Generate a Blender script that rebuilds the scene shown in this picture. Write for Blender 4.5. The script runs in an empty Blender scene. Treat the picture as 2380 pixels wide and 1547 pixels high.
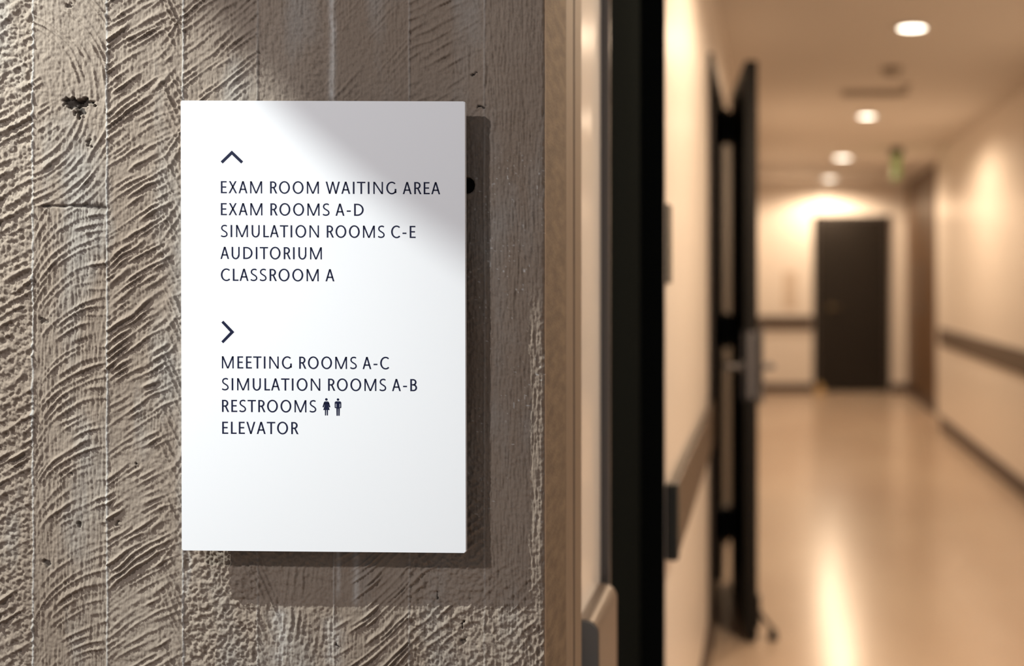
import bpy, bmesh, math
import numpy as np
from mathutils import Vector, Matrix

# ------------------------------------------------------------------ camera, light, exposure
SC = bpy.context.scene
COL = SC.collection
F = 2830.0            # focal length in pixels of the 2380 px wide frame
VX, VY = 1779.0, 652.0  # principal point (the photo is a shifted crop)
H = 1.30              # eye height
D0 = 1.30             # distance to the front of the sign

def P(u, v, d):
    """point at depth d (metres along +Y)"""
    return Vector(((u - VX) * d / F, d, H - (v - VY) * d / F))
def X(u, d): return (u - VX) * d / F
def Z(v, d): return H - (v - VY) * d / F

cam_d = bpy.data.cameras.new('camera')
cam = bpy.data.objects.new('camera', cam_d); COL.objects.link(cam)
cam.location = (0, 0, H); cam.rotation_euler = (math.radians(90), 0, 0)
cam_d.sensor_fit = 'HORIZONTAL'; cam_d.sensor_width = 36.0
cam_d.lens = F / 2380.0 * 36.0
cam_d.shift_x = -(VX - 1190.0) / 2380.0
cam_d.shift_y = (VY - 773.5) / 2380.0
cam_d.clip_start = 0.02
cam_d.dof.use_dof = True; cam_d.dof.focus_distance = D0 + 0.004; cam_d.dof.aperture_fstop = 2.25
SC.camera = cam

SC.view_settings.view_transform = 'Standard'
SC.view_settings.look = 'None'
SC.view_settings.gamma = 1.0
SC.view_settings.use_curve_mapping = False
SC.view_settings.exposure = 0.0

W = bpy.data.worlds.new('world'); SC.world = W; W.use_nodes = True
W.node_tree.nodes['Background'].inputs[0].default_value = (0.92, 0.96, 1.04, 1)
W.node_tree.nodes['Background'].inputs[1].default_value = 0.30

KEY_POS = Vector((-1.88, 0.70, 2.58)); KEY_W = 385.0      # grazing track spotlight on the concrete wall
FILL_POS = Vector((-1.90, -0.60, 2.70)); FILL_W = 168.0   # second track spotlight, more frontal
HALL_W = 74.0                                            # each warm downlight of the corridor
HALL_COL = (1.0, 0.755, 0.52)
CEIL = 2.45; LOBBY_CEIL = 3.60
XL, XR = -0.200, 1.550          # corridor walls
D_END = F / 199.0               # end wall

# ------------------------------------------------------------------ helpers
def link(o, parent=None):
    COL.objects.link(o)
    if parent is not None: o.parent = parent
    return o
def tag(o, label=None, cat=None, group=None, kind=None):
    if label: o['label'] = label
    if cat: o['category'] = cat
    if group: o['group'] = group
    if kind: o['kind'] = kind
    return o
def thing(name, label, cat, loc=(0, 0, 0), group=None):
    o = bpy.data.objects.new(name, None); o.empty_display_size = 0.05
    o.location = loc; link(o); return tag(o, label, cat, group)
def obj(name, bm, mat, parent=None, smooth=False, recalc=True):
    if recalc: bmesh.ops.recalc_face_normals(bm, faces=bm.faces)
    me = bpy.data.meshes.new(name); bm.to_mesh(me); bm.free()
    for m in (mat if isinstance(mat, (list, tuple)) else [mat]): me.materials.append(m)
    if smooth:
        for p in me.polygons: p.use_smooth = True
    o = bpy.data.objects.new(name, me); link(o, parent)
    if parent is not None: o.matrix_parent_inverse = Matrix.Translation(-Vector(parent.location)) if parent.parent is None else Matrix.Translation(-Vector(PW(parent)))
    return o
def PW(o):
    v = Vector(o.location)
    while o.parent is not None:
        o = o.parent; v = v + Vector(o.location) if o.parent is None else v
    return v if o.type == 'EMPTY' else Vector((0, 0, 0))
def struct(name, bm, mat, parent=None, smooth=False):
    o = obj(name, bm, mat, parent, smooth); o['kind'] = 'structure'; return o
def box(bm, a, b, bev=0.0, seg=2, mi=0):
    x0, x1 = sorted((a[0], b[0])); y0, y1 = sorted((a[1], b[1])); z0, z1 = sorted((a[2], b[2]))
    vs = [bm.verts.new(c) for c in ((x0,y0,z0),(x1,y0,z0),(x1,y1,z0),(x0,y1,z0),(x0,y0,z1),(x1,y0,z1),(x1,y1,z1),(x0,y1,z1))]
    fs = [bm.faces.new([vs[i] for i in q]) for q in ((3,2,1,0),(4,5,6,7),(0,1,5,4),(1,2,6,5),(2,3,7,6),(3,0,4,7))]
    for f in fs: f.material_index = mi
    if bev > 0:
        es = list({e for f in fs for e in f.edges})
        bmesh.ops.bevel(bm, geom=es, offset=bev, segments=seg, affect='EDGES', profile=0.5, clamp_overlap=True)
    return bm
def B(a, b, bev=0.0, seg=2):
    return box(bmesh.new(), a, b, bev, seg)
def prism(bm, pts, vec):
    """solid from a planar polygon pts swept by vec"""
    vec = Vector(vec)
    lo = [bm.verts.new(Vector(p)) for p in pts]; hi = [bm.verts.new(Vector(p) + vec) for p in pts]
    bm.faces.new(lo[::-1]); bm.faces.new(hi)
    n = len(pts)
    for i in range(n): bm.faces.new((lo[i], lo[(i+1) % n], hi[(i+1) % n], hi[i]))
    return bm
def tube(bm, p0, p1, r0, r1=None, n=20, cap=True):
    p0, p1 = Vector(p0), Vector(p1); r1 = r0 if r1 is None else r1
    ax = (p1 - p0).normalized()
    t = Vector((0, 0, 1)) if abs(ax.z) < 0.9 else Vector((1, 0, 0))
    a = ax.cross(t).normalized(); b = ax.cross(a)
    A = [bm.verts.new(p0 + (a*math.cos(2*math.pi*i/n) + b*math.sin(2*math.pi*i/n))*r0) for i in range(n)]
    C = [bm.verts.new(p1 + (a*math.cos(2*math.pi*i/n) + b*math.sin(2*math.pi*i/n))*r1) for i in range(n)]
    for i in range(n): bm.faces.new((A[i], A[(i+1) % n], C[(i+1) % n], C[i]))
    if cap: bm.faces.new(A[::-1]); bm.faces.new(C)
    return bm
def lathe(bm, prof, c, n=32):
    """prof: (r, z) list round the vertical axis through c"""
    c = Vector(c); rings = []
    for r, z in prof:
        if r < 1e-6: rings.append([bm.verts.new(c + Vector((0, 0, z)))])
        else: rings.append([bm.verts.new(c + Vector((r*math.cos(2*math.pi*i/n), r*math.sin(2*math.pi*i/n), z))) for i in range(n)])
    for a, b in zip(rings, rings[1:]):
        for i in range(n):
            j = (i+1) % n
            if len(a) == 1 and len(b) == 1: continue
            if len(a) == 1: bm.faces.new((a[0], b[j], b[i]))
            elif len(b) == 1: bm.faces.new((a[i], a[j], b[0]))
            else: bm.faces.new((a[i], a[j], b[j], b[i]))
    return bm

# ------------------------------------------------------------------ materials
def mat(name, col, rough=0.5, metal=0.0, spec=0.5, noise=None, bump=None, emit=None):
    """noise=(scale, colour2, stretch xyz)   bump=(scale, strength, stretch)"""
    m = bpy.data.materials.new(name); m.use_nodes = True
    nt = m.node_tree; b = nt.nodes['Principled BSDF']
    b.inputs['Base Color'].default_value = (*col, 1); b.inputs['Roughness'].default_value = rough
    b.inputs['Metallic'].default_value = metal; b.inputs['Specular IOR Level'].default_value = spec
    tc = None
    if noise or bump: tc = nt.nodes.new('ShaderNodeTexCoord')
    if noise:
        sc, c2, st = noise
        mp = nt.nodes.new('ShaderNodeMapping'); mp.inputs['Scale'].default_value = st
        n = nt.nodes.new('ShaderNodeTexNoise'); n.inputs['Scale'].default_value = sc; n.inputs['Detail'].default_value = 6
        r = nt.nodes.new('ShaderNodeMapRange'); r.inputs['From Min'].default_value = 0.35; r.inputs['From Max'].default_value = 0.65
        mx = nt.nodes.new('ShaderNodeMix'); mx.data_type = 'RGBA'
        mx.inputs['A'].default_value = (*col, 1); mx.inputs['B'].default_value = (*c2, 1)
        nt.links.new(tc.outputs['Object'], mp.inputs['Vector']); nt.links.new(mp.outputs[0], n.inputs['Vector'])
        nt.links.new(n.outputs['Fac'], r.inputs['Value']); nt.links.new(r.outputs[0], mx.inputs['Factor'])
        nt.links.new(mx.outputs['Result'], b.inputs['Base Color'])
    if bump:
        sc, sg, st = bump
        mp = nt.nodes.new('ShaderNodeMapping'); mp.inputs['Scale'].default_value = st
        n = nt.nodes.new('ShaderNodeTexNoise'); n.inputs['Scale'].default_value = sc; n.inputs['Detail'].default_value = 5
        bp = nt.nodes.new('ShaderNodeBump'); bp.inputs['Strength'].default_value = sg; bp.inputs['Distance'].default_value = 0.002
        nt.links.new(tc.outputs['Object'], mp.inputs['Vector']); nt.links.new(mp.outputs[0], n.inputs['Vector'])
        nt.links.new(n.outputs['Fac'], bp.inputs['Height']); nt.links.new(bp.outputs[0], b.inputs['Normal'])
    if emit:
        b.inputs['Emission Color'].default_value = (*emit[0], 1); b.inputs['Emission Strength'].default_value = emit[1]
    return m

def concrete_material():
    m = bpy.data.materials.new('board_marked_concrete'); m.use_nodes = True
    nt = m.node_tree; N = nt.nodes; L = nt.links; b = N['Principled BSDF']
    b.inputs['Roughness'].default_value = 0.85; b.inputs['Specular IOR Level'].default_value = 0.25
    tc = N.new('ShaderNodeTexCoord')
    def noise(scale, stretch, detail=6):
        mp = N.new('ShaderNodeMapping'); mp.inputs['Scale'].default_value = stretch
        n = N.new('ShaderNodeTexNoise'); n.inputs['Scale'].default_value = scale; n.inputs['Detail'].default_value = detail
        L.new(tc.outputs['Object'], mp.inputs['Vector']); L.new(mp.outputs[0], n.inputs['Vector']); return n
    def mixc(f, a, c):
        mx = N.new('ShaderNodeMix'); mx.data_type = 'RGBA'
        if isinstance(a, tuple): mx.inputs['A'].default_value = (*a, 1)
        else: L.new(a, mx.inputs['A'])
        mx.inputs['B'].default_value = (*c, 1)
        L.new(f, mx.inputs['Factor']); return mx.outputs['Result']
    def rng(v, a, c, hi=1.0):
        r = N.new('ShaderNodeMapRange'); r.inputs['From Min'].default_value = a; r.inputs['From Max'].default_value = c
        r.inputs['To Max'].default_value = hi; L.new(v, r.inputs['Value']); return r.outputs[0]
    c = mixc(rng(noise(4.0, (1, 1, .5)).outputs['Fac'], .38, .62), (0.262, 0.214, 0.172), (0.198, 0.153, 0.118))
    c = mixc(rng(noise(9.0, (2, 2, .6)).outputs['Fac'], .52, .70, .55), c, (0.25, 0.236, 0.218))
    c = mixc(rng(noise(260.0, (1, 1, 1), 3).outputs['Fac'], .55, .75, .35), c, (0.09, 0.068, 0.052))
    at = N.new('ShaderNodeAttribute'); at.attribute_name = 'pale'
    c = mixc(at.outputs['Fac'], c, (0.50, 0.49, 0.47))
    ad = N.new('ShaderNodeAttribute'); ad.attribute_name = 'pit_shade'
    c = mixc(ad.outputs['Fac'], c, (0.03, 0.024, 0.02))  # shade inside the holes and crack, put into the base colour
    L.new(c, b.inputs['Base Color'])
    n = noise(700.0, (1, 1, .35), 4)
    bp = N.new('ShaderNodeBump'); bp.inputs['Strength'].default_value = 0.5; bp.inputs['Distance'].default_value = 0.0006
    L.new(n.outputs['Fac'], bp.inputs['Height']); L.new(bp.outputs[0], b.inputs['Normal'])
    return m

M_CONC = concrete_material()
M_RETURN = mat('smooth_brown_concrete', (0.15, 0.108, 0.070), 0.8, noise=(75, (0.085, 0.058, 0.036), (1, .3, 1)), bump=(300, .4, (1, 1, 1)))
M_TAN = mat('tan_frame_paint', (0.165, 0.125, 0.093), 0.55, noise=(60, (0.14, 0.105, 0.077), (4, 4, .15)))
M_SIGN = mat('white_sign_face', (0.765, 0.775, 0.80), 0.45, spec=0.3)
M_NAVY = mat('navy_print', (0.008, 0.011, 0.036), 0.5, spec=0.15)
M_STEEL = mat('standoff_steel', (0.5, 0.5, 0.5), 0.35, 1.0)
M_PALE = mat('pale_jamb_gloss', (0.76, 0.735, 0.71), 0.16)
M_GREY = mat('grey_frame_metal', (0.085, 0.083, 0.085), 0.25)
M_BLACK = mat('black_frame_paint', (0.0075, 0.009, 0.009), 0.7, spec=0.0)
M_BRONZE = mat('bronze_metal', (0.135, 0.108, 0.090), 0.38, 0.3, noise=(400, (0.15, 0.117, 0.096), (1, .1, 1)))
M_DARKGREY = mat('dark_grey_plastic', (0.115, 0.125, 0.135), 0.45)
M_WALL = mat('cream_wall_paint', (0.82, 0.755, 0.69), 0.28, spec=0.45, bump=(60, .08, (1, 1, 1)))
M_CEIL = mat('ceiling_paint', (0.72, 0.66, 0.60), 0.7)
M_FLOOR = mat('polished_floor', (0.56, 0.445, 0.345), 0.22, spec=0.26, noise=(1.5, (0.51, 0.39, 0.30), (1, .5, 1)))
M_RAIL = mat('brown_rail', (0.080, 0.052, 0.035), 0.45, noise=(20, (0.062, 0.040, 0.026), (8, .5, 8)))
M_BASE = mat('brown_baseboard', (0.060, 0.036, 0.028), 0.45)
M_CAP = mat('dark_cap', (0.035, 0.038, 0.034), 0.45)
M_DOOR = mat('dark_brown_door', (0.012, 0.009, 0.007), 0.5, spec=0.25, noise=(12, (0.016, 0.012, 0.009), (6, 6, .4)))
M_LEAF = mat('black_brown_leaf', (0.011, 0.010, 0.009), 0.5, spec=0.2)
M_FRAME = mat('dark_brown_frame', (0.022, 0.017, 0.015), 0.5)
M_IRON = mat('black_iron', (0.008, 0.008, 0.008), 0.45, 0.4)
M_CHROME = mat('brushed_steel', (0.22, 0.21, 0.21), 0.4, 0.7)
M_WOOD = mat('warm_wood', (0.115, 0.060, 0.025), 0.4, noise=(8, (0.085, 0.042, 0.016), (10, 10, .4)))
M_BRASS = mat('brass', (0.12, 0.09, 0.045), 0.45, 0.6)
M_GREEN = mat('green_exit_panel', (0.16, 0.22, 0.06), 0.5, emit=((0.30, 0.42, 0.08), 0.30))
M_LAMP = mat('lamp_lens', (1, 1, 1), 0.5, emit=((1.0, 0.90, 0.74), 8.0))
M_TRIM = mat('white_trim', (0.75, 0.70, 0.64), 0.5)
M_VENT = mat('vent_metal', (0.42, 0.36, 0.30), 0.5)
M_WEDGE = mat('pale_wood', (0.52, 0.36, 0.17), 0.6)
M_DIM_WALL = mat('dim_wall_tone', (0.095, 0.083, 0.070), 0.6, spec=0.2)  # darker tone standing in for the dim wall past the leaf
M_NOTICE = mat('notice_paper', (0.62, 0.52, 0.43), 0.6)

# ------------------------------------------------------------------ concrete wall with board marks (real relief)
SW = F / 1.324                       # pixels per metre on the wall face
D_W = 1.324
rs = np.random.RandomState(7)
LAT = rs.rand(512, 512)
def vn(u, v, seed=0):
    """2-D value noise 0..1"""
    u = u + seed * 37.13; v = v + seed * 91.7
    iu = np.floor(u).astype(int); iv = np.floor(v).astype(int)
    fu = u - iu; fv = v - iv
    fu = fu*fu*(3 - 2*fu); fv = fv*fv*(3 - 2*fv)
    a = LAT[iu % 512, iv % 512]; b = LAT[(iu+1) % 512, iv % 512]; c = LAT[iu % 512, (iv+1) % 512]; d = LAT[(iu+1) % 512, (iv+1) % 512]
    return (a*(1-fu) + b*fu)*(1-fv) + (c*(1-fu) + d*fu)*fv
def fbm(u, v, seed=0, o=3):
    s = 0; a = 1; t = 0
    for k in range(o):
        s = s + a*vn(u*2**k, v*2**k, seed + k*5); t += a; a *= 0.5
    return s/t
def ridge(ph, u, seed):
    """uneven, broken saw-mark ridges along a phase given in ridge counts"""
    ph = ph + 0.9*(vn(ph*0.7, u/110.0, seed) - .5)
    i = np.floor(ph); f = ph - i
    amp = np.clip(-.20 + 1.9*vn(i*1.0 + .5, u/34.0, seed + 3)*(.55 + .6*vn(i*.37 + .5, u/55.0, seed + 5)), 0, 1.5)
    c = .60 + .25*(vn(i + .5, u/30., seed + 7) - .5)
    prof = np.where(f < c, np.clip((f - c + .42)/.42, 0, 1)**1.3, np.clip(1 - (f - c)/.22, 0, 1))
    return amp*prof
def sm(x, a, b):
    t = np.clip((x - a)/(b - a), 0, 1); return t*t*(3 - 2*t)
EDGES = [-2200, -2025, -1850, -1675, -1500, -1325, -1150, -975, -800, -625, -450, -275, -100, 75, 248, 425, 598, 775, 950, 1125, 1270]
def arc(u, cx, R, s):
    return s*np.sqrt(np.maximum(R*R - np.minimum(np.abs(u - cx), R*.985)**2, 0))
def relief(u, v):
    h = np.zeros_like(u)
    rough = fbm(u/7.5, v/8., 1) - .5
    fine = fbm(u/3.2, v/5.5, 2, 2) - .5
    grain = vn(u/2.6, v/26., 4) - .5
    big = fbm(u/70., v/120., 5, 2) - .5
    patch = sm(fbm(u/60., v/75., 6, 2), .30, .62)
    wob = 10*(fbm(u/60., v/45., 8, 2) - .5)
    for kk in range(len(EDGES) - 1):
        a, b = EDGES[kk], EDGES[kk+1]; k = kk - 10
        m = (u >= a) & (u < b)
        if not m.any(): continue
        U, V = u[m], v[m]; p = patch[m]; w = wob[m]; loc = (U - a)/(b - a)
        if k == 2:      # coarse lines rising to the right
            hh = 5.0*ridge((V + .55*U + w)/26, U, 11)*(.35 + .65*p) + 3.2*rough[m]*2
        elif k == 3:
            r = np.sqrt((U - 5)**2 + (V - 225)**2) + .5*w
            up = (4.2*ridge(r/15, V, 21)*(.22 + .78*sm(r, 130, 190))*(.45 + .55*p)
                  + 3.0*ridge((V + .62*U + w)/19, U, 23)*(1 - sm(r, 100, 200))*sm(p, .3, .8)
                  + 2.0*rough[m])
            dn = (4.0*ridge((V + arc(U, 268, 205, 1) + .6*w)/19.5, U, 22)*(.25 + .75*p)*(.45 + .55*sm(loc, 0, .45)) + 1.2*rough[m]
                  + 1.6*grain[m])
            s = sm(V, 477, 481); hh = up*(1 - s) + dn*s - 0.5*s
        elif k == 4:
            st = 1 - sm(loc, .55, .9)
            hh = (4.4*ridge((V + .78*U - .0011*(U - 248)**2 + 1.2*w)/17, U, 31)*(.35 + .65*p)*(.35 + .65*st)
                  + 2.6*ridge((V - arc(U, 215, 232, 1) + .6*w)/31, U, 33)*sm(loc, .2, .7)*sm(fbm(U/80., V/130., 34), .4, .65)
                  + 4.0*ridge((V - 2.1*U + .8*w)/30, U, 32)*sm(loc, .5, .9)*(.4 + .6*p) + 1.8*rough[m])
        elif k == 5:
            e = sm(V, 900, 1100)
            hh = ((1 - e)*(3.6*ridge((V + .75*U + w)/19, U, 41)*(.3 + .7*p) + 1.6*ridge((V - 1.5*U + w)/24, U, 42)*sm(loc, .5, .95))
                  + e*(5.0*rough[m]*1.2 + 2.4*ridge((V - 2.4*U + w)/34, U, 43)*sm(loc, .55, .9)) + 1.7*rough[m])
        elif k == 6:
            hh = (2.2*ridge((U + .12*V + 1.6*w)/17, V, 51)*p*(.4 + .6*sm(V, 200, 500)) + 3.0*rough[m]
                  + 3.6*ridge((V - 2.2*U + w)/36, U, 52)*(1 - sm(loc, .1, .45))*sm(V, 900, 1300))
        elif k == 7:
            e = sm(V, 900, 1250)
            hh = ((1 - e)*1.8*ridge((V + 1.1*U + w)/17, U, 61)*p
                  + e*4.6*ridge((V + .52*(U - 775) + .0016*(U - 775)**2 + .5*w)/17, U, 62)*(.4 + .6*p)*(.55 + .45*sm(loc, 0, .3)) + 1.4*rough[m])
        elif k == 8:
            e = sm(V, 900, 1250)
            hh = ((1 - e)*2.6*ridge((V + .50*U + w)/22, U, 71)*(.25 + .75*sm(1 - loc, .1, .5))
                  + e*(3.0*ridge((V + .8*U + 2*w)/26, U, 72)*p + 4.5*rough[m]) + 1.5*rough[m])
        elif k == 9:
            e = sm(V, 1250, 1450)
            hh = (1.0*ridge((V - 1.0*U + w)/16, U, 81)*p + 1.3*rough[m] + 1.6*grain[m]
                  + (e*2.6 + 2.0*sm(loc, .75, 1.0)*sm(V, 640, 800))*(ridge((V + .85*U + 2*w)/27, U, 82)*p + 1.3*rough[m]))
        else:
            hh = 3.6*ridge((V + (.5 if k % 3 else -.6)*U + .0012*(U - a)**2 + w)/21, U, 90 + k)*(.3 + .7*p) + 2*rough[m]
        # each board stands a little prouder or deeper than its neighbour
        h[m] = hh + (0.0, 1.0, -.4, .5, 0.0, .3, -.3, .5, 0.0, .2)[k % 10]
    h = 1.35*h + 1.3*fine + 1.9*grain*(.3 + .9*patch) + .8*rough + 3.5*big
    pale = np.zeros_like(u)
    for k, e in enumerate(EDGES[1:-1]):
        j = e + 2.5*(vn(v/80., v*0 + k, 12) - .5)
        g = np.exp(-((u - j)/1.9)**2)*(.6 + .5*vn(v/60., v*0 + k*3.1, 13))*(1.0 if e < 430 or e == 775 else .75)
        h += 3.0*g
        pale = np.maximum(pale, (.75 if e < 430 else .3)*g)
    # lime streaks
    st = np.exp(-((u - 771 - 4*(vn(v/60., v*0, 14) - .5))/7.5)**2)*(1 - sm(v, 190, 320))
    pale = np.maximum(pale, .62*st*(.4 + .8*fbm(u/8., v/16., 15)))
    h -= 2.0*np.exp(-((u - 752)/16.)**2)*(1 - sm(v, 190, 320))
    for cx, w0, v0, v1, q in ((785, 5, 1240, 1400, .45), (826, 7, 1230, 1420, .5), (436, 5, 1270, 1400, .3), (650, 22, 1400, 1560, .4), (770, 20, 1420, 1560, .35), (425, 12, 450, 1300, .25)):
        st = np.exp(-((u - cx - 8*(vn(v/50., v*0, cx) - .5))/w0)**2)*sm(v, v0, v0 + 30)*(1 - sm(v, v1 - 30, v1))
        pale = np.maximum(pale, q*st*(.3 + .9*fbm(u/9., v/14., cx)))
    sp = sm(vn(u/5., v/6., 17), .86, .95)*sm(u, 1070, 1090)*sm(v, 300, 420)*(1 - sm(v, 1150, 1300))*sm(fbm(u/25., v/70., 18), .45, .6)
    pale = np.maximum(pale, .6*sp)
    # bug holes, the tie hole and the torn knot, with their shade painted dark
    pit_shade = np.zeros_like(u)
    wu = u + 14*(vn(u/6., v/6., 19) - .5); wv = v + 14*(vn(u/6., v/6., 20) - .5)
    def hole(cx, cy, rx, ry, dep, dark=1.0):
        q = np.sqrt(((wu - cx)/rx)**2 + ((wv - cy)/ry)**2)
        g = 1 - sm(q, .72, 1.12)
        h[:] = h - dep*g; pit_shade[:] = np.maximum(pit_shade, dark*.9*g)
    hole(165, 238, 23, 13, 11); hole(196, 237, 26, 9, 11); hole(183, 259, 9, 18, 11); hole(206, 333, 6, 12, 6, .6)
    hole(162, 12, 8, 6, 6, .6); hole(100, 746, 8, 5, 5, .6); hole(315, 1081, 4, 4, 7); hole(164, 1101, 4, 4, 6, .7)
    hole(182, 1219, 7, 7, 7, .6); hole(106, 1310, 8, 10, 6, .6); hole(272, 1217, 6, 8, 5, .5); hole(1101, 172, 4, 4, 7); hole(1116, 247, 5.5, 4, 7)
    hole(1016, 1384, 4, 8, 7); hole(1075, 1452, 3.5, 11, 8); hole(785, 1505, 3, 9, 6, .7); hole(1080, 1490, 7, 5, 5, .5)
    q = np.sqrt((u - 1083)**2 + (v - 430)**2); g = 1 - sm(q, 16.5, 19.5)
    h -= 40*g; pit_shade = np.maximum(pit_shade, .95*g)
    h += 3*np.exp(-((q - 24)/4.)**2)*vn(u/5., v/5., 30)
    jt = 479 + 4*(vn(u/20., v*0, 22) - .5) + 4*sm(u, 190, 246)
    g = np.exp(-((v - jt)/(2.4 + 5.5*sm(u, 160, 240)))**2)*((u > 96) & (u < 247))
    h -= 8*g*(.5 + .5*vn(u/12., v/12., 23)); pit_shade = np.maximum(pit_shade, .55*g)
    # the corner of the wall, slightly chipped
    ed = 1265 - 5*fbm(v/14., v*0, 25)*1.0
    h -= 7*sm(u, ed - 4, 1268)
    return h, pale, pit_shade

def make_wall():
    step = 2.1
    u_d = np.arange(-190, 1266.5, step); v_d = np.arange(-110, 1660, step)
    def grow(start, end, s, f=1.25, mx=60):
        out = []; x = start
        while (x < end if s > 0 else x > end):
            out.append(x); s *= f
            if abs(s) > mx: s = math.copysign(mx, s)
            x += s
        out.append(end); return out
    mid = 6.0
    u_m = np.arange(-1500, u_d[0] - 1, mid); v_a = np.arange(-1150, v_d[0] - 1, mid); v_b = np.arange(v_d[-1] + mid, 2500, mid)
    uu = np.array(sorted(set(grow(u_m[0] - mid, (-3.6*SW + VX), -mid))) + list(u_m) + list(u_d) + [1265.9])
    uu[-1] = VX + (-0.2405)*SW
    uu = uu[uu <= uu[-1]]
    vtop = VY - (LOBBY_CEIL - H)*SW; vbot = VY + H*SW
    vv = np.array(sorted(set(grow(v_a[0] - mid, vtop, -mid))) + list(v_a) + list(v_d) + list(v_b) + grow(v_b[-1] + mid, vbot, mid))
    Ug, Vg = np.meshgrid(uu, vv)
    h, pale, pit_shade = relief(Ug, Vg)
    fade = sm(Ug, -2100, -1450)*.85 + .15
    fade = fade*(sm(Vg, -1500, -1100)*.8 + .2)*(1 - .8*sm(Vg, 2450, 2700))
    h = h*fade
    X_ = (Ug - VX)/SW; Z_ = H - (Vg - VY)/SW; Y_ = D_W - (h - 3.0)/SW*1.0
    nv, nu = Ug.shape
    co = np.stack([X_, Y_, Z_], -1).reshape(-1, 3)
    idx = np.arange(nv*nu).reshape(nv, nu)
    q = np.stack([idx[:-1, :-1], idx[1:, :-1], idx[1:, 1:], idx[:-1, 1:]], -1).reshape(-1, 4)
    # body of the wall behind the face: right return, top, back, left, bottom
    n0 = len(co); yb = 1.467
    right = idx[:, -1]; top = idx[0, :]; bot = idx[-1, :]; left = idx[:, 0]
    bk = np.array([[X_[0, 0], yb, Z_[0, 0]], [X_[0, -1], yb, Z_[0, 0]], [X_[0, -1], yb, Z_[-1, 0]], [X_[0, 0], yb, Z_[-1, 0]]])
    rb = co[right].copy(); rb[:, 1] = D_W + .012
    rb2 = co[right].copy(); rb2[:, 1] = yb
    co = np.concatenate([co, rb, rb2, bk]); r1 = n0 + np.arange(nv); r2 = n0 + nv + np.arange(nv); k0 = n0 + 2*nv
    qa = np.stack([right[:-1], right[1:], r1[1:], r1[:-1]], -1)
    qb = np.stack([r1[:-1], r1[1:], r2[1:], r2[:-1]], -1)
    faces = np.concatenate([q, qa, qb, np.array([[k0, k0+1, k0+2, k0+3]])])
    me = bpy.data.meshes.new('wall_front')
    me.vertices.add(len(co)); me.vertices.foreach_set('co', co.astype(np.float32).ravel())
    me.loops.add(faces.size); me.loops.foreach_set('vertex_index', faces.astype(np.int32).ravel())
    me.polygons.add(len(faces)); me.polygons.foreach_set('loop_start', np.arange(0, faces.size, 4, dtype=np.int32))
    me.polygons.foreach_set('loop_total', np.full(len(faces), 4, dtype=np.int32))
    mi = np.zeros(len(faces), dtype=np.int32); mi[len(q) + len(qa):] = 1
    me.materials.append(M_CONC); me.materials.append(M_RETURN)
    me.update(calc_edges=True)
    me.polygons.foreach_set('material_index', mi)
    sm_ = np.ones(len(faces), dtype=bool); sm_[len(q):] = False
    me.polygons.foreach_set('use_smooth', sm_)
    for nm, arr in (('pale', pale), ('pit_shade', pit_shade)):
        at = me.attributes.new(nm, 'FLOAT', 'POINT')
        full = np.zeros(len(co), dtype=np.float32); full[:nv*nu] = np.clip(arr, 0, 1).ravel()
        at.data.foreach_set('value', full)
    me.validate()
    o = bpy.data.objects.new('wall_front', me); link(o); o['kind'] = 'structure'
    return o
make_wall()

# ------------------------------------------------------------------ setting: jamb steps, corridor shell
D1, D2, D3, D4 = 1.467, 1.587, 1.935, 2.42
bm = bmesh.new(); box(bm, (-0.60, D1 + .001, 0), (-0.2405, D1 + .060, LOBBY_CEIL), .002)
box(bm, (-0.60, D1 + .0625, 0), (-0.2395, D2, LOBBY_CEIL), .002)
struct('trim_1', bm, M_TAN)
struct('trim_2', B((-0.60, D2, 0), (-0.262, D3, LOBBY_CEIL)), M_PALE)
bm = bmesh.new(); box(bm, (-0.60, D3, 0), (-0.2475, D3 + .012, LOBBY_CEIL), .0015)
struct('trim_3', bm, M_GREY)
bm = bmesh.new(); box(bm, (-0.60, D3 + .012, 0), (-0.2475, D4, 2.30))
box(bm, (-0.60, D4, 0), (XL - .001, D4 + .012, 2.30), .001)
box(bm, (-0.60, D3 + .012, 2.30), (1.75, D4 + .012, LOBBY_CEIL))
struct('trim_4', bm, M_BLACK)
# left corridor wall with the doorway of door_2
DA, DB = 4.33, 5.26           # opening
bm = bmesh.new()
box(bm, (XL - .14, D4 + .012, 0), (XL, DA, CEIL)); box(bm, (XL - .14, DB, 0), (XL, D_END, CEIL)); box(bm, (XL - .14, DA, 2.06), (XL, DB, CEIL))
struct('wall_left', bm, M_WALL)
DR = F/263.0                  # where the right wall steps back
bm = bmesh.new(); box(bm, (XR, 1.0, 0), (XR + .14, DR, CEIL)); box(bm, (XR + .14, DR - .14, 0), (1.84, DR, CEIL))
box(bm, (1.655, DR, 0), (1.84, F/240. , CEIL))
struct('wall_right', bm, M_WALL)
struct('wall_back', B((XL - .14, D_END, 0), (1.95, D_END + .12, CEIL)), M_WALL)
struct('floor', B((-3.6, -2.5, -.05), (2.0, D_END + .1, 0)), M_FLOOR)
bm = bmesh.new(); box(bm, (XL - .14, D4 + .012, CEIL), (1.95, D_END + .12, CEIL + .05))
struct('ceiling', bm, M_CEIL)
struct('ceiling_lobby', B((-3.6, -1.2, LOBBY_CEIL), (2.0, D4, LOBBY_CEIL + .05)), M_CEIL)
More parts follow.
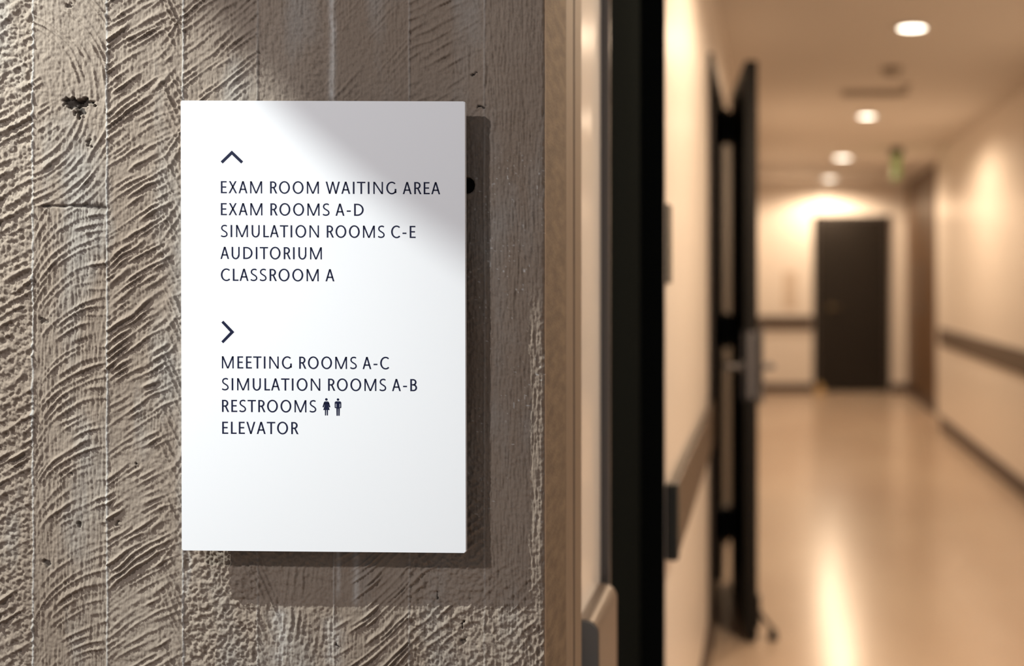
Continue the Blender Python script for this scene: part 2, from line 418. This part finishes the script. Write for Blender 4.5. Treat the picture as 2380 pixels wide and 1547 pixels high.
# baseboards
bm = bmesh.new(); box(bm, (XL, D4 + .012, 0), (XL + .012, DA - .08, .11), .003); box(bm, (XL, 7.31, 0), (XL + .012, D_END - .012, .11), .003)
struct('baseboard_left', bm, M_BASE)
struct('baseboard_right', B((XR - .012, 2.5, 0), (XR, DR + .004, .11), .003), M_BASE)
bm = bmesh.new(); box(bm, (XL, D_END - .012, 0), (.548, D_END, .10), .003); box(bm, (1.47, D_END - .012, 0), (1.638, D_END, .10), .003)
struct('baseboard_back', bm, M_BASE)

# ------------------------------------------------------------------ doors
# door_2: dark leaf standing ajar on the left wall, hinged on the far jamb
fr = bmesh.new()
for (a, b) in ((DA - .06, DA), (DB, DB + .30)):
    box(fr, (XL - .14, a, 0), (XL + .016, b, 2.06), .003)
box(fr, (XL - .14, DA - .06, 2.04), (XL + .016, DB + .30, 2.10), .003)
box(fr, (XL - .16, DA, 0), (XL - .14, DB, 2.06))
d2 = struct('door_1', fr, M_FRAME)
struct('dim_wall_panel', B((XL, DB + .302, 0), (XL + .010, 7.3, 2.10), .002), M_DIM_WALL)  # added panel, its dark colour imitates the shaded wall beyond the frame
pn = Vector((-0.050, F/650. + .02, 0)); pf = Vector((-0.127, 5.245, 0))      # near (latch) and far (hinge) ends of the leaf centre line
t = (pf - pn).normalized(); nrm = Vector((t.y, -t.x, 0))                    # nrm points to the corridor side
def lp(a, s, z): return pn + t*a + nrm*s + Vector((0, 0, z))
Ln = (pf - pn).length
def lbox(bm, a0, a1, s0, s1, z0, z1):
    return prism(bm, [lp(a0, s0, z0), lp(a1, s0, z0), lp(a1, s1, z0), lp(a0, s1, z0)], (0, 0, z1 - z0))
leaf = obj('leaf', lbox(bmesh.new(), 0, Ln, -.0225, .0225, .012, 2.09), M_LEAF, d2)
for z in (1.95, 1.09, .27):
    hb = bmesh.new(); hp = lp(Ln, -.0225, 0)
    box(hb, (XL + .004, hp.y - .10, z - .065), (hp.x + .012, hp.y + .012, z + .065), .006)
    tube(hb, (XL + .035, hp.y - .11, z - .075), (XL + .035, hp.y - .11, z + .075), .011)
    tag(obj('hinge', hb, M_IRON, d2), 'black hinge block')
zl = Z(852, 4.42)
pl = bmesh.new(); lbox(pl, -.003, .0, -.012, .012, zl - .11, zl + .13)
obj('latch_plate', pl, M_CHROME, leaf)
for s in (-1, 1):
    hb = bmesh.new()
    lbox(hb, .03, .075, s*.0225, s*.030, zl - .12, zl + .13)
    c = lp(.055, s*.030, zl); e = lp(.055, s*.082, zl)
    tube(hb, c, e, .011); tube(hb, e, lp(.19, s*.082, zl), .010); tube(hb, c, lp(.055, s*.040, zl), .025)
    tag(obj('lever_handle', hb, M_CHROME, leaf), 'brushed steel lever on a tall plate')
# pull bars on the leading edge
for s in (1,):
    hb = bmesh.new()
    for z in (zl + .12, zl - .10): tube(hb, lp(.02, s*.0225, z), lp(.02, s*.034, z), .006)
    tube(hb, lp(.02, s*.036, zl - .13), lp(.02, s*.036, zl + .15), .008)
    obj('pull_bar', hb, M_CHROME, leaf)
hb = bmesh.new()
lbox(hb, .02, .07, .0225, .034, .05, .16)
tube(hb, lp(.045, .030, .10), lp(.03, .080, .035), .007); tube(hb, lp(.03, .080, .040), lp(.03, .080, 0.001), .012, .020)
obj('kick_down_stop', hb, M_IRON, leaf)

# door_3: dark brown door in the end wall
x0, x1 = X(1890, D_END), X(2068, D_END); zt = Z(500, D_END)
fb = bmesh.new()
box(fb, (x0, D_END - .03, 0), (x0 + .055, D_END + .001, zt), .004); box(fb, (x1 - .055, D_END - .03, 0), (x1, D_END + .001, zt), .004)
box(fb, (x0, D_END - .03, zt - .055), (x1, D_END + .001, zt), .004)
d3 = struct('door_2', fb, M_FRAME)
lf = obj('leaf', B((x0 + .057, D_END - .018, .008), (x1 - .057, D_END + .001, zt - .057), .002), M_DOOR, d3)
hb = bmesh.new(); kx, kz = X(1930, D_END), Z(713, D_END)
tube(hb, (kx, D_END - .018, kz), (kx, D_END - .024, kz), .032); tube(hb, (kx, D_END - .024, kz), (kx, D_END - .055, kz), .011)
tube(hb, (kx, D_END - .055, kz), (kx + .11, D_END - .055, kz), .009)
obj('lever_handle', hb, M_BRASS, lf)
# door_4: wooden door in the recess on the right
XW = 1.655
wb = bmesh.new(); box(wb, (XW, F/240. + .002, .10), (XW + .12, D_END - .001, CEIL - .002), .002)
d4 = struct('door_3', wb, M_WOOD)
for k, (a, b) in enumerate(((F/240. + .06, 12.75), (12.80, D_END - .06))):
    obj('panel', B((XW - .012, a, .13), (XW, b, CEIL - .05), .004), M_WOOD, d4)
hb = bmesh.new(); tube(hb, (XW - .055, 12.66, .95), (XW - .055, 12.66, 1.50), .013)
for z in (1.0, 1.45): tube(hb, (XW - .055, 12.66, z), (XW - .010, 12.66, z), .009)
obj('pull_handle', hb, M_CHROME, d4)
obj('kick_board', B((XW - .016, F/240. + .002, 0), (XW + .10, D_END - .013, .10), .003), M_BASE, d4)

# ------------------------------------------------------------------ the directory sign
def S(u, v, off=0.0): return Vector(((u - VX)*D0/F, D0 - off, H - (v - VY)*D0/F))
sign = thing('directory_sign', 'white rectangular wayfinding sign with navy lettering standing off the concrete wall', 'sign', (X(752, D0), D0 + .010, Z(1281, D0)))
TH = 0.006
cor = [(420, 233.5), (1080.5, 235.5), (1082.5, 1284.5), (422.5, 1278.5)]
def rounded(cor, r, n=5):
    out = []
    for i in range(4):
        p = Vector(cor[i]); a = (Vector(cor[i-1]) - p).normalized(); b = (Vector(cor[(i+1) % 4]) - p).normalized()
        c = p + (a + b)*r
        for k in range(n + 1):
            th = (k/n)*math.pi/2
            out.append(c - b*r*math.cos(th) - a*r*math.sin(th) if True else p)
    return out
rc = rounded(cor, 3.5)
bm = bmesh.new(); prism(bm, [S(p.x, p.y) for p in rc], (0, TH, 0))
es = [e for e in bm.edges if abs(e.verts[0].co.y - D0) < 1e-6 and abs(e.verts[1].co.y - D0) < 1e-6]
bmesh.ops.bevel(bm, geom=es, offset=.0007, segments=2, affect='EDGES')
obj('panel', bm, M_SIGN, sign)
for u, v in ((520, 330), (980, 330), (520, 1190), (980, 1190)):
    bm = bmesh.new(); a = S(u, v); tube(bm, (a.x, D0 + TH, a.z), (a.x, D_W + .004, a.z), .009)
    obj('standoff', bm, M_STEEL, sign)

# ---- lettering: humanist capitals drawn as strokes, cap height = 1
ST, TN = .140, .112
def R_(x0, y0, x1, y1): return [(x0, y0), (x1, y0), (x1, y1), (x0, y1)]
def PG(b0, b1, t0, t1, y0=0., y1=1.): return [(b0, y0), (b1, y0), (t1, y1), (t0, y1)]
def band(pts, w):
    """quads along a polyline, w(i) width"""
    n = len(pts); L = []; Rr = []
    for i in range(n):
        a = Vector(pts[max(i-1, 0)]); b = Vector(pts[min(i+1, n-1)]); d = (b - a).normalized(); k = Vector((-d.y, d.x))
        ww = w(i/(n-1)) if callable(w) else w
        ww *= 1.0
        L.append(Vector(pts[i]) + k*ww/2); Rr.append(Vector(pts[i]) - k*ww/2)
    return ('strip', L, Rr)
def ell(cx, cy, rx, ry, a0, a1, n=28):
    return [(cx + rx*math.cos(math.radians(a0 + (a1-a0)*i/n)), cy + ry*math.sin(math.radians(a0 + (a1-a0)*i/n))) for i in range(n + 1)]
def eband(cx, cy, rx, ry, a0, a1, n=40):
    """outer radii rx, ry; vertical parts ST wide, horizontal parts TN"""
    o = ell(cx, cy, rx, ry, a0, a1, n); i = ell(cx, cy, rx - ST, ry - TN, a0, a1, n)
    return ('strip', [Vector(p) for p in o], [Vector(p) for p in i])
def catmull(P_, n=8):
    P_ = [P_[0]] + P_ + [P_[-1]]; out = []
    for k in range(1, len(P_) - 2):
        p0, p1, p2, p3 = [Vector(q) for q in P_[k-1:k+3]]
        for i in range(n):
            s = i/n
            out.append(tuple(.5*((2*p1) + (p2 - p0)*s + (2*p0 - 5*p1 + 4*p2 - p3)*s*s + (3*p1 - p0 - 3*p2 + p3)*s**3)))
    out.append(tuple(P_[-1])); return out
GL = {  # shapes, width, left bearing, right bearing
 'E': ([R_(0,0,ST,1), R_(ST,0,.50,TN), R_(ST,1-TN,.48,1), R_(ST,.455,.445,.455+TN)], .50, .155, .07),
 'X': ([PG(0,.14,.535,.665), PG(.56,.70,.03,.175)], .70, .07, .07),
 'A': ([PG(0,.128,.297,.425), PG(.602,.735,.300,.435), R_(.155,.275,.58,.275+TN)], .735, .06, .06),
 'M': ([R_(0,0,.112,1), R_(.888,0,1.0,1), PG(.435,.555,0,.14), PG(.445,.565,.86,1.0)], 1.0, .16, .16),
 'R': ([R_(0,0,ST,1), R_(ST,1-TN,.26,1), R_(ST,.43,.26,.43+TN), eband(.24,.715,.295,.285,90,-90), PG(.455,.605,.235,.375,0,.47)], .60, .155, .03),
 'O': ([eband(.455,.5,.455,.525,0,360,56)], .91, .11, .11),
 'W': ([PG(.275,.395,0,.135), PG(.275,.395,.53,.645), PG(.79,.91,.535,.65), PG(.79,.91,1.045,1.18)], 1.18, .06, .06),
 'I': ([R_(0,0,ST,1)], ST, .16, .16),
 'T': ([R_(0,1-TN,.70,1), R_(.29,0,.29+ST,1-TN)], .70, .04, .04),
 'N': ([R_(0,0,.112,1), R_(.688,0,.80,1), PG(.66,.80,0,.14)], .80, .16, .16),
 'G': ([eband(.46,.5,.46,.525,47,325), R_(.70,.085,.70+ST,.43)], .82, .11, .15),
 'D': ([R_(0,0,ST,1), R_(ST,1-TN,.27,1), R_(ST,0,.27,TN), eband(.26,.5,.53,.5,90,-90)], .79, .155, .11),
 'S': ([band(catmull([(.50,.895),(.40,.955),(.27,.955),(.15,.905),(.085,.80),(.085,.69),(.155,.585),(.30,.49),(.43,.405),(.505,.29),(.50,.175),(.42,.085),(.29,.045),(.15,.055),(.02,.115)], 5), .112)], .57, .10, .09),
 'U': ([R_(0,.36,ST,1), R_(.56,.36,.68,1), eband(.34,.36,.34,.385,180,360)], .68, .15, .15),
 'L': ([R_(0,0,ST,1), R_(ST,0,.47,TN)], .47, .155, .03),
 'C': ([eband(.46,.5,.46,.525,50,313)], .77, .11, .06),
 'B': ([R_(0,0,ST,1), R_(ST,1-TN,.27,1), R_(ST,.47,.27,.47+TN), R_(ST,0,.29,TN), eband(.24,.735,.285,.265,90,-90), eband(.27,.285,.30,.285,90,-90)], .57, .155, .09),
 'V': ([PG(.31,.43,0,.135), PG(.31,.43,.605,.74)], .74, .06, .06),
 '-': ([R_(0,.33,.33,.33+TN)], .33, .13, .12),
}
SPACE = .34
PRINT = 0.00008
def add_shape(bm, shp, tr):
    if isinstance(shp, tuple):
        _, A_, B_ = shp
        for i in range(len(A_) - 1):
            q = [A_[i], A_[i+1], B_[i+1], B_[i]]
            vs = [bm.verts.new(tr(p[0], p[1])) for p in q]
            try: bm.faces.new(vs)
            except ValueError: pass
    else:
        bm.faces.new([bm.verts.new(tr(*p)) for p in shp])
def finish_print(bm):
    bmesh.ops.remove_doubles(bm, verts=bm.verts, dist=1e-6)
    bmesh.ops.recalc_face_normals(bm, faces=bm.faces)
    for f in bm.faces:
        if f.normal.y > 0: f.normal_flip()
    r = bmesh.ops.extrude_face_region(bm, geom=list(bm.faces))
    for v in [g for g in r['geom'] if isinstance(g, bmesh.types.BMVert)]: v.co.y -= PRINT
    return bm
CAP = 28.2
def text_line(s, u0, u1, vb):
    pen = 0.0; first = True; items = []
    for ch in s:
        if ch == ' ': pen += SPACE; continue
        shp, w, lb, rb = GL[ch]
        if not first: pen += lb
        items.append((shp, pen)); pen += w; end = pen; pen += rb; first = False
    k = (u1 - u0)/end
    bm = bmesh.new()
    for shp, x in items:
        for sh in shp:
            add_shape(bm, sh, lambda a, b, x=x: S(u0 + (x + a)*k + .0025*CAP*(1-b), vb - b*CAP + .005*(x + a)*k, -1e-5))
    finish_print(bm)
    o = obj('lettering', bm, M_NAVY, sign); tag(o, 'navy capitals reading ' + s)
q = lambda z: z/4.175 + 490
for s, a, b, vb in (('EXAM ROOM WAITING AREA', 97, 2225, 448.8), ('EXAM ROOMS A-D', 97, 1483, 499.8), ('SIMULATION ROOMS C-E', 97, 1987, 550.6),
                    ('AUDITORIUM', 93, 1077, 601.4), ('CLASSROOM A', 97, 1199, 652.2), ('MEETING ROOMS A-C', 107, 1731, 855.6),
                    ('SIMULATION ROOMS A-B', 107, 2001, 906.4), ('RESTROOMS', 108, 1023, 956.8), ('ELEVATOR', 110, 850, 1007.6)):
    text_line(s, q(a), q(b), vb)
def arrow(pts, label):
    bm = bmesh.new()
    half = len(pts)//2
    for quad in pts:
        bm.faces.new([bm.verts.new(S(u, v, -1e-5)) for u, v in quad])
    finish_print(bm); tag(obj('arrow', bm, M_NAVY, sign), label)
Q1 = lambda z, w: (z/4.175 + 490, w/4.175 + 330)
Q2 = lambda z, w: (z/4.175 + 490, w/4.175 + 730)
arrow([[Q1(95,188), Q1(204,82), Q1(204,122), Q1(115,208)], [Q1(204,82), Q1(314,188), Q1(294,208), Q1(204,122)]], 'navy chevron pointing up')
arrow([[Q2(122,62), Q2(228,172), Q2(188,172), Q2(102,80)], [Q2(228,172), Q2(120,281), Q2(102,263), Q2(188,172)]], 'navy chevron pointing right')
def fig(parts, label):
    bm = bmesh.new()
    for p in parts: bm.faces.new([bm.verts.new(S(730 + u/22.1, 910 + v/22.1, -1e-5)) for u, v in p])
    finish_print(bm); tag(obj('restroom_symbol', bm, M_NAVY, sign), label)
circ = lambda cx, cy, r: [(cx + r*math.cos(2*math.pi*i/20), cy + r*math.sin(2*math.pi*i/20)) for i in range(20)]
fig([circ(630, 393, 66), [(545,495),(720,495),(765,540),(790,620),(480,620),(505,540)], [(505,540),(560,620),(490,805),(430,780)], [(765,540),(835,780),(775,805),(705,620)],
     [(565,600),(705,600),(745,740),(800,935),(470,935),(530,740)], [(553,930),(620,930),(615,1215),(558,1215)], [(650,930),(715,930),(712,1215),(655,1215)]], 'navy woman pictogram')
fig([circ(1228, 400, 64), [(1110,490),(1345,490),(1395,540),(1395,610),(1058,610),(1058,540)], [(1058,600),(1112,600),(1112,835),(1075,835),(1058,815)],
     [(1338,600),(1395,600),(1395,815),(1378,835),(1338,835)], [(1142,600),(1312,600),(1312,860),(1142,860)], [(1142,850),(1222,850),(1218,1230),(1150,1230)], [(1240,850),(1322,850),(1312,1230),(1244,1230)],
     [(1100,790),(1150,790),(1150,838),(1100,838)], [(1305,790),(1350,790),(1350,838),(1305,838)]], 'navy man pictogram')

# ------------------------------------------------------------------ bronze housing on the pale jamb
dn, df = 1.708, 1.911; xw, xr = -0.262, -0.233; zt_, zb_ = .825, .60; rr = .021
hs = thing('door_hardware', 'bronze metal housing with dark end face fixed to the pale door jamb', 'door hardware', (xw, (dn + df)/2, zb_))
def prof(inset, xr=xr, zt_=zt_, zb_=zb_):
    r = rr - inset*.6
    o = [(xw, zb_ + inset), (xw, zt_ - inset)]
    o += [(xr - inset - r + r*math.sin(a), zt_ - inset - r + r*math.cos(a)) for a in [math.pi/2*i/10 for i in range(11)]]
    o += [(xr - inset - r + r*math.cos(a), zb_ + inset + r - r*math.sin(a)) for a in [math.pi/2*i/10 for i in range(11)]]
    return o
bm = bmesh.new(); prism(bm, [(x, dn, z) for x, z in prof(0)][::-1], (0, df - dn, 0)); 
obj('shell', bm, M_BRONZE, hs)
bm = bmesh.new(); prism(bm, [(x, dn - .004, z) for x, z in prof(.0012)][::-1], (0, .004, 0)); obj('end_plate', bm, M_DARKGREY, hs)

# ------------------------------------------------------------------ handrails
def rail(name, label, a, b, side, z0=.735, z1=.885, cap_near=False):
    """side 'l' 'r': runs along Y at wall x; 'b': along X on the end wall"""
    if side == 'b':
        th = thing(name, label, 'handrail', ((a + b)/2, D_END, z0))
        obj('rail', B((a, D_END - .035, z0), (b, D_END - .012, z1), .006), M_RAIL, th)
        obj('backing', B((a + .01, D_END - .012, z0 + .03), (b - .01, D_END, z1 - .03)), M_BASE, th)
        return
    x, s = (XL, 1) if side == 'l' else (XR, -1)
    th = thing(name, label, 'handrail', (x, (a + b)/2, z0))
    bm = bmesh.new(); box(bm, (x + s*.012, a, z0), (x + s*.022, b, z1), .004)
    obj('rail', bm, M_RAIL, th)
    obj('backing', B((x, a + .01, z0 + .03), (x + s*.012, b - .01, z1 - .03)), M_BASE, th)
    if cap_near: tag(obj('end_cap', B((x, a - .016, z0 + .005), (x + s*.026, a + .02, z1 + .008), .004), M_CAP, th), 'dark end cap')
rail('handrail', 'brown bumper rail on the cream wall beside the black door frame', D4 + .030, DA - .07, 'l', cap_near=True)
rail('handrail', 'long brown bumper rail on the right corridor wall', 2.3, DR, 'r')
rail('handrail', 'short brown bumper rail on the end wall left of the dark door', XL, x0 - .01, 'b')

# ------------------------------------------------------------------ small things
bm = bmesh.new(); box(bm, (XL, 2.445, 1.295), (XL + .005, 2.54, 1.455), .0015)
o = obj('room_plaque', bm, M_CAP); tag(o, 'small dark room plaque on the cream wall just past the black frame', 'plaque')
bm = bmesh.new(); box(bm, (X(1822, D_END), D_END - .008, Z(718, D_END)), (X(1850, D_END), D_END, Z(630, D_END)), .002)
o = obj('wall_notice', bm, M_NOTICE); tag(o, 'pale upright notice panel on the end wall above the short rail', 'notice')
bm = bmesh.new(); wx, wy = X(1907, 14.0), 14.02
prism(bm, [(wx - .07, wy - .06, 0), (wx + .05, wy - .06, 0), (wx + .03, wy - .06, .10), (wx - .02, wy - .06, .13), (wx - .06, wy - .06, .06)], (0, .07, 0))
o = obj('door_wedge', bm, M_WEDGE); tag(o, 'pale wooden wedge on the floor at the foot of the end door', 'door stop')
# exit sign seen edge-on
ey, ex = 10.6, X(2083, 10.6); 
ez0, ez1 = Z(415, ey), Z(362, ey)
es_ = thing('exit_sign', 'green lit exit sign hanging edge-on from the corridor ceiling', 'exit sign', (ex, ey, ez0))
obj('panel', B((ex - .022, ey - .16, ez0), (ex + .022, ey + .16, ez1), .004), M_GREEN, es_)
obj('mount', B((ex - .05, ey - .10, ez1), (ex + .05, ey + .10, CEIL), .006), M_BASE, es_)
# ceiling diffuser, detector, sprinkler
vy = 1.15*F/(652 - 215)
bm = bmesh.new(); a, b = X(1955, vy), X(2108, vy)
vt = thing('air_diffuser', 'long slotted air diffuser in the corridor ceiling between the first two lights', 'air vent', ((a + b)/2, vy, CEIL - .02))
box(bm, (a, vy - .10, CEIL - .012), (b, vy - .085, CEIL)); box(bm, (a, vy + .085, CEIL - .012), (b, vy + .10, CEIL))
box(bm, (a, vy - .085, CEIL - .012), (a + .015, vy + .085, CEIL)); box(bm, (b - .015, vy - .085, CEIL - .012), (b, vy + .085, CEIL))
obj('frame', bm, M_VENT, vt)
for k in range(6):
    obj('blade', B((a + .015, vy - .080 + k*.028, CEIL - .010), (b - .015, vy - .068 + k*.028, CEIL - .002)), M_VENT, vt)
sy = 1.15*F/(652 - 158)
bm = bmesh.new(); lathe(bm, [(0, -.045), (.03, -.045), (.05, -.03), (.058, 0), (0, 0)], (X(2073, sy), sy, CEIL))
o = obj('smoke_detector', bm, M_VENT, smooth=True); tag(o, 'round smoke detector on the ceiling behind the nearest corridor light', 'smoke detector')
sy = 1.15*F/(652 - 197)
bm = bmesh.new(); lathe(bm, [(0, -.05), (.022, -.048), (.022, -.044), (.008, -.040), (.008, -.012), (.032, -.006), (.035, 0), (0, 0)], (X(2106, sy), sy, CEIL))
o = obj('sprinkler_head', bm, M_VENT, smooth=True); tag(o, 'small sprinkler head on the ceiling at the end of the air diffuser', 'sprinkler')

# ------------------------------------------------------------------ corridor downlights
def downlight(x, y, label, CEIL=CEIL, power=HALL_W, color=HALL_COL):
    th = thing('downlight', label, 'ceiling light', (x, y, CEIL - .012), 'round downlights along the corridor ceiling')
    R = .062 if y < 9 else .082
    bm = bmesh.new(); lathe(bm, [(R, 0), (R, -.010), (R + .023, -.012), (R + .026, -.006), (R + .026, 0)], (x, y, CEIL)); obj('trim_ring', bm, M_TRIM, th, True)
    bm = bmesh.new(); lathe(bm, [(0, -.006), (R, -.006), (R, -.001), (0, -.001)], (x, y, CEIL)); obj('lens', bm, M_LAMP, th)
    ld = bpy.data.lights.new('downlight_bulb', 'SPOT'); ld.energy = power; ld.color = color; ld.specular_factor = 0.0; ld.shadow_soft_size = .05
    ld.spot_size = math.radians(168); ld.spot_blend = .40
    lo = bpy.data.objects.new('downlight_bulb', ld); lo.location = (0, 0, -.03); link(lo, th)
for u, v, lab in ((2120, 62, 'nearest and largest round downlight in the corridor ceiling'), (2015, 268, 'round downlight second from the camera in the corridor ceiling'),
             (1958, 365, 'round downlight third from the camera in the corridor ceiling'), (1928, 414, 'farthest round downlight above the dark end door')):
    d = (CEIL - H)*F/(VY - v); downlight(X(u, d), d, lab)
downlight(.85, 1.68, 'added unseen downlight over the corridor doorway, brightening the pale jamb', LOBBY_CEIL, 20., (1.0, .94, .88))  # added lamp, only there to light the pale jamb
downlight(.68, 2.85, 'round downlight just inside the corridor entrance, outside the picture', power=HALL_W*1.5)

# ------------------------------------------------------------------ track spotlights of the lobby
def track_light(pos, target, power, color, radius, label, cone=100, blend=.15):
    th = thing('track_spotlight', label, 'spotlight', pos, 'track spotlights on the lobby ceiling')
    d = (Vector(target) - pos).normalized()
    bm = bmesh.new(); tube(bm, pos - d*.16, pos - d*.012, .030, .045); obj('housing', bm, M_IRON, th)
    bm = bmesh.new(); tube(bm, pos - d*.10, (pos.x - d.x*.1, pos.y - d.y*.1, LOBBY_CEIL), .008); obj('stem', bm, M_IRON, th)
    ld = bpy.data.lights.new('spot_bulb', 'SPOT'); ld.energy = power; ld.color = color; ld.shadow_soft_size = radius
    ld.spot_size = math.radians(cone); ld.spot_blend = blend
    lo = bpy.data.objects.new('spot_bulb', ld); lo.rotation_euler = d.to_track_quat('-Z', 'Y').to_euler(); link(lo, th)
    return th, d
kt, kd = track_light(KEY_POS, P(220, 850, D_W), KEY_W, (.93, 1.0, .97), .006, 'black track spotlight grazing the concrete wall from the upper left', 40, 1.0)
# added flap out of view, its outline shaped to cast the diagonal shade
edge = [(300, -420), (400, -120), (470, 30), (640, 225), (860, 432), (1080, 612), (1265, 735), (1600, 920), (2200, 1180)]
n_ = (P(800, 330, D_W) - KEY_POS).normalized(); dist = .36
inner = []
for u, v in edge:
    r = P(u, v, D_W) - KEY_POS; inner.append(KEY_POS + r*(dist/r.dot(n_)))
up = (P(1500, -700, D_W) - KEY_POS); up = KEY_POS + up*(dist/up.dot(n_))
outer = [p + (up - inner[4])*.9 for p in (inner[-1], inner[0])]
bm = bmesh.new(); prism(bm, inner + outer, n_*.002)
bmesh.ops.triangulate(bm, faces=[f for f in bm.faces if len(f.verts) > 4])
obj('added_flap', bm, M_IRON, kt)
bm = bmesh.new(); tube(bm, KEY_POS - kd*.02 + Vector((.0, .0, .05)), inner[4] + (up - inner[4])*.3, .005); obj('added_flap_arm', bm, M_IRON, kt)  # arm for the added flap
track_light(FILL_POS, S(752, 760), FILL_W, (1.0, .965, .97), .05, 'black track spotlight lighting the sign from the front', 90, .5)
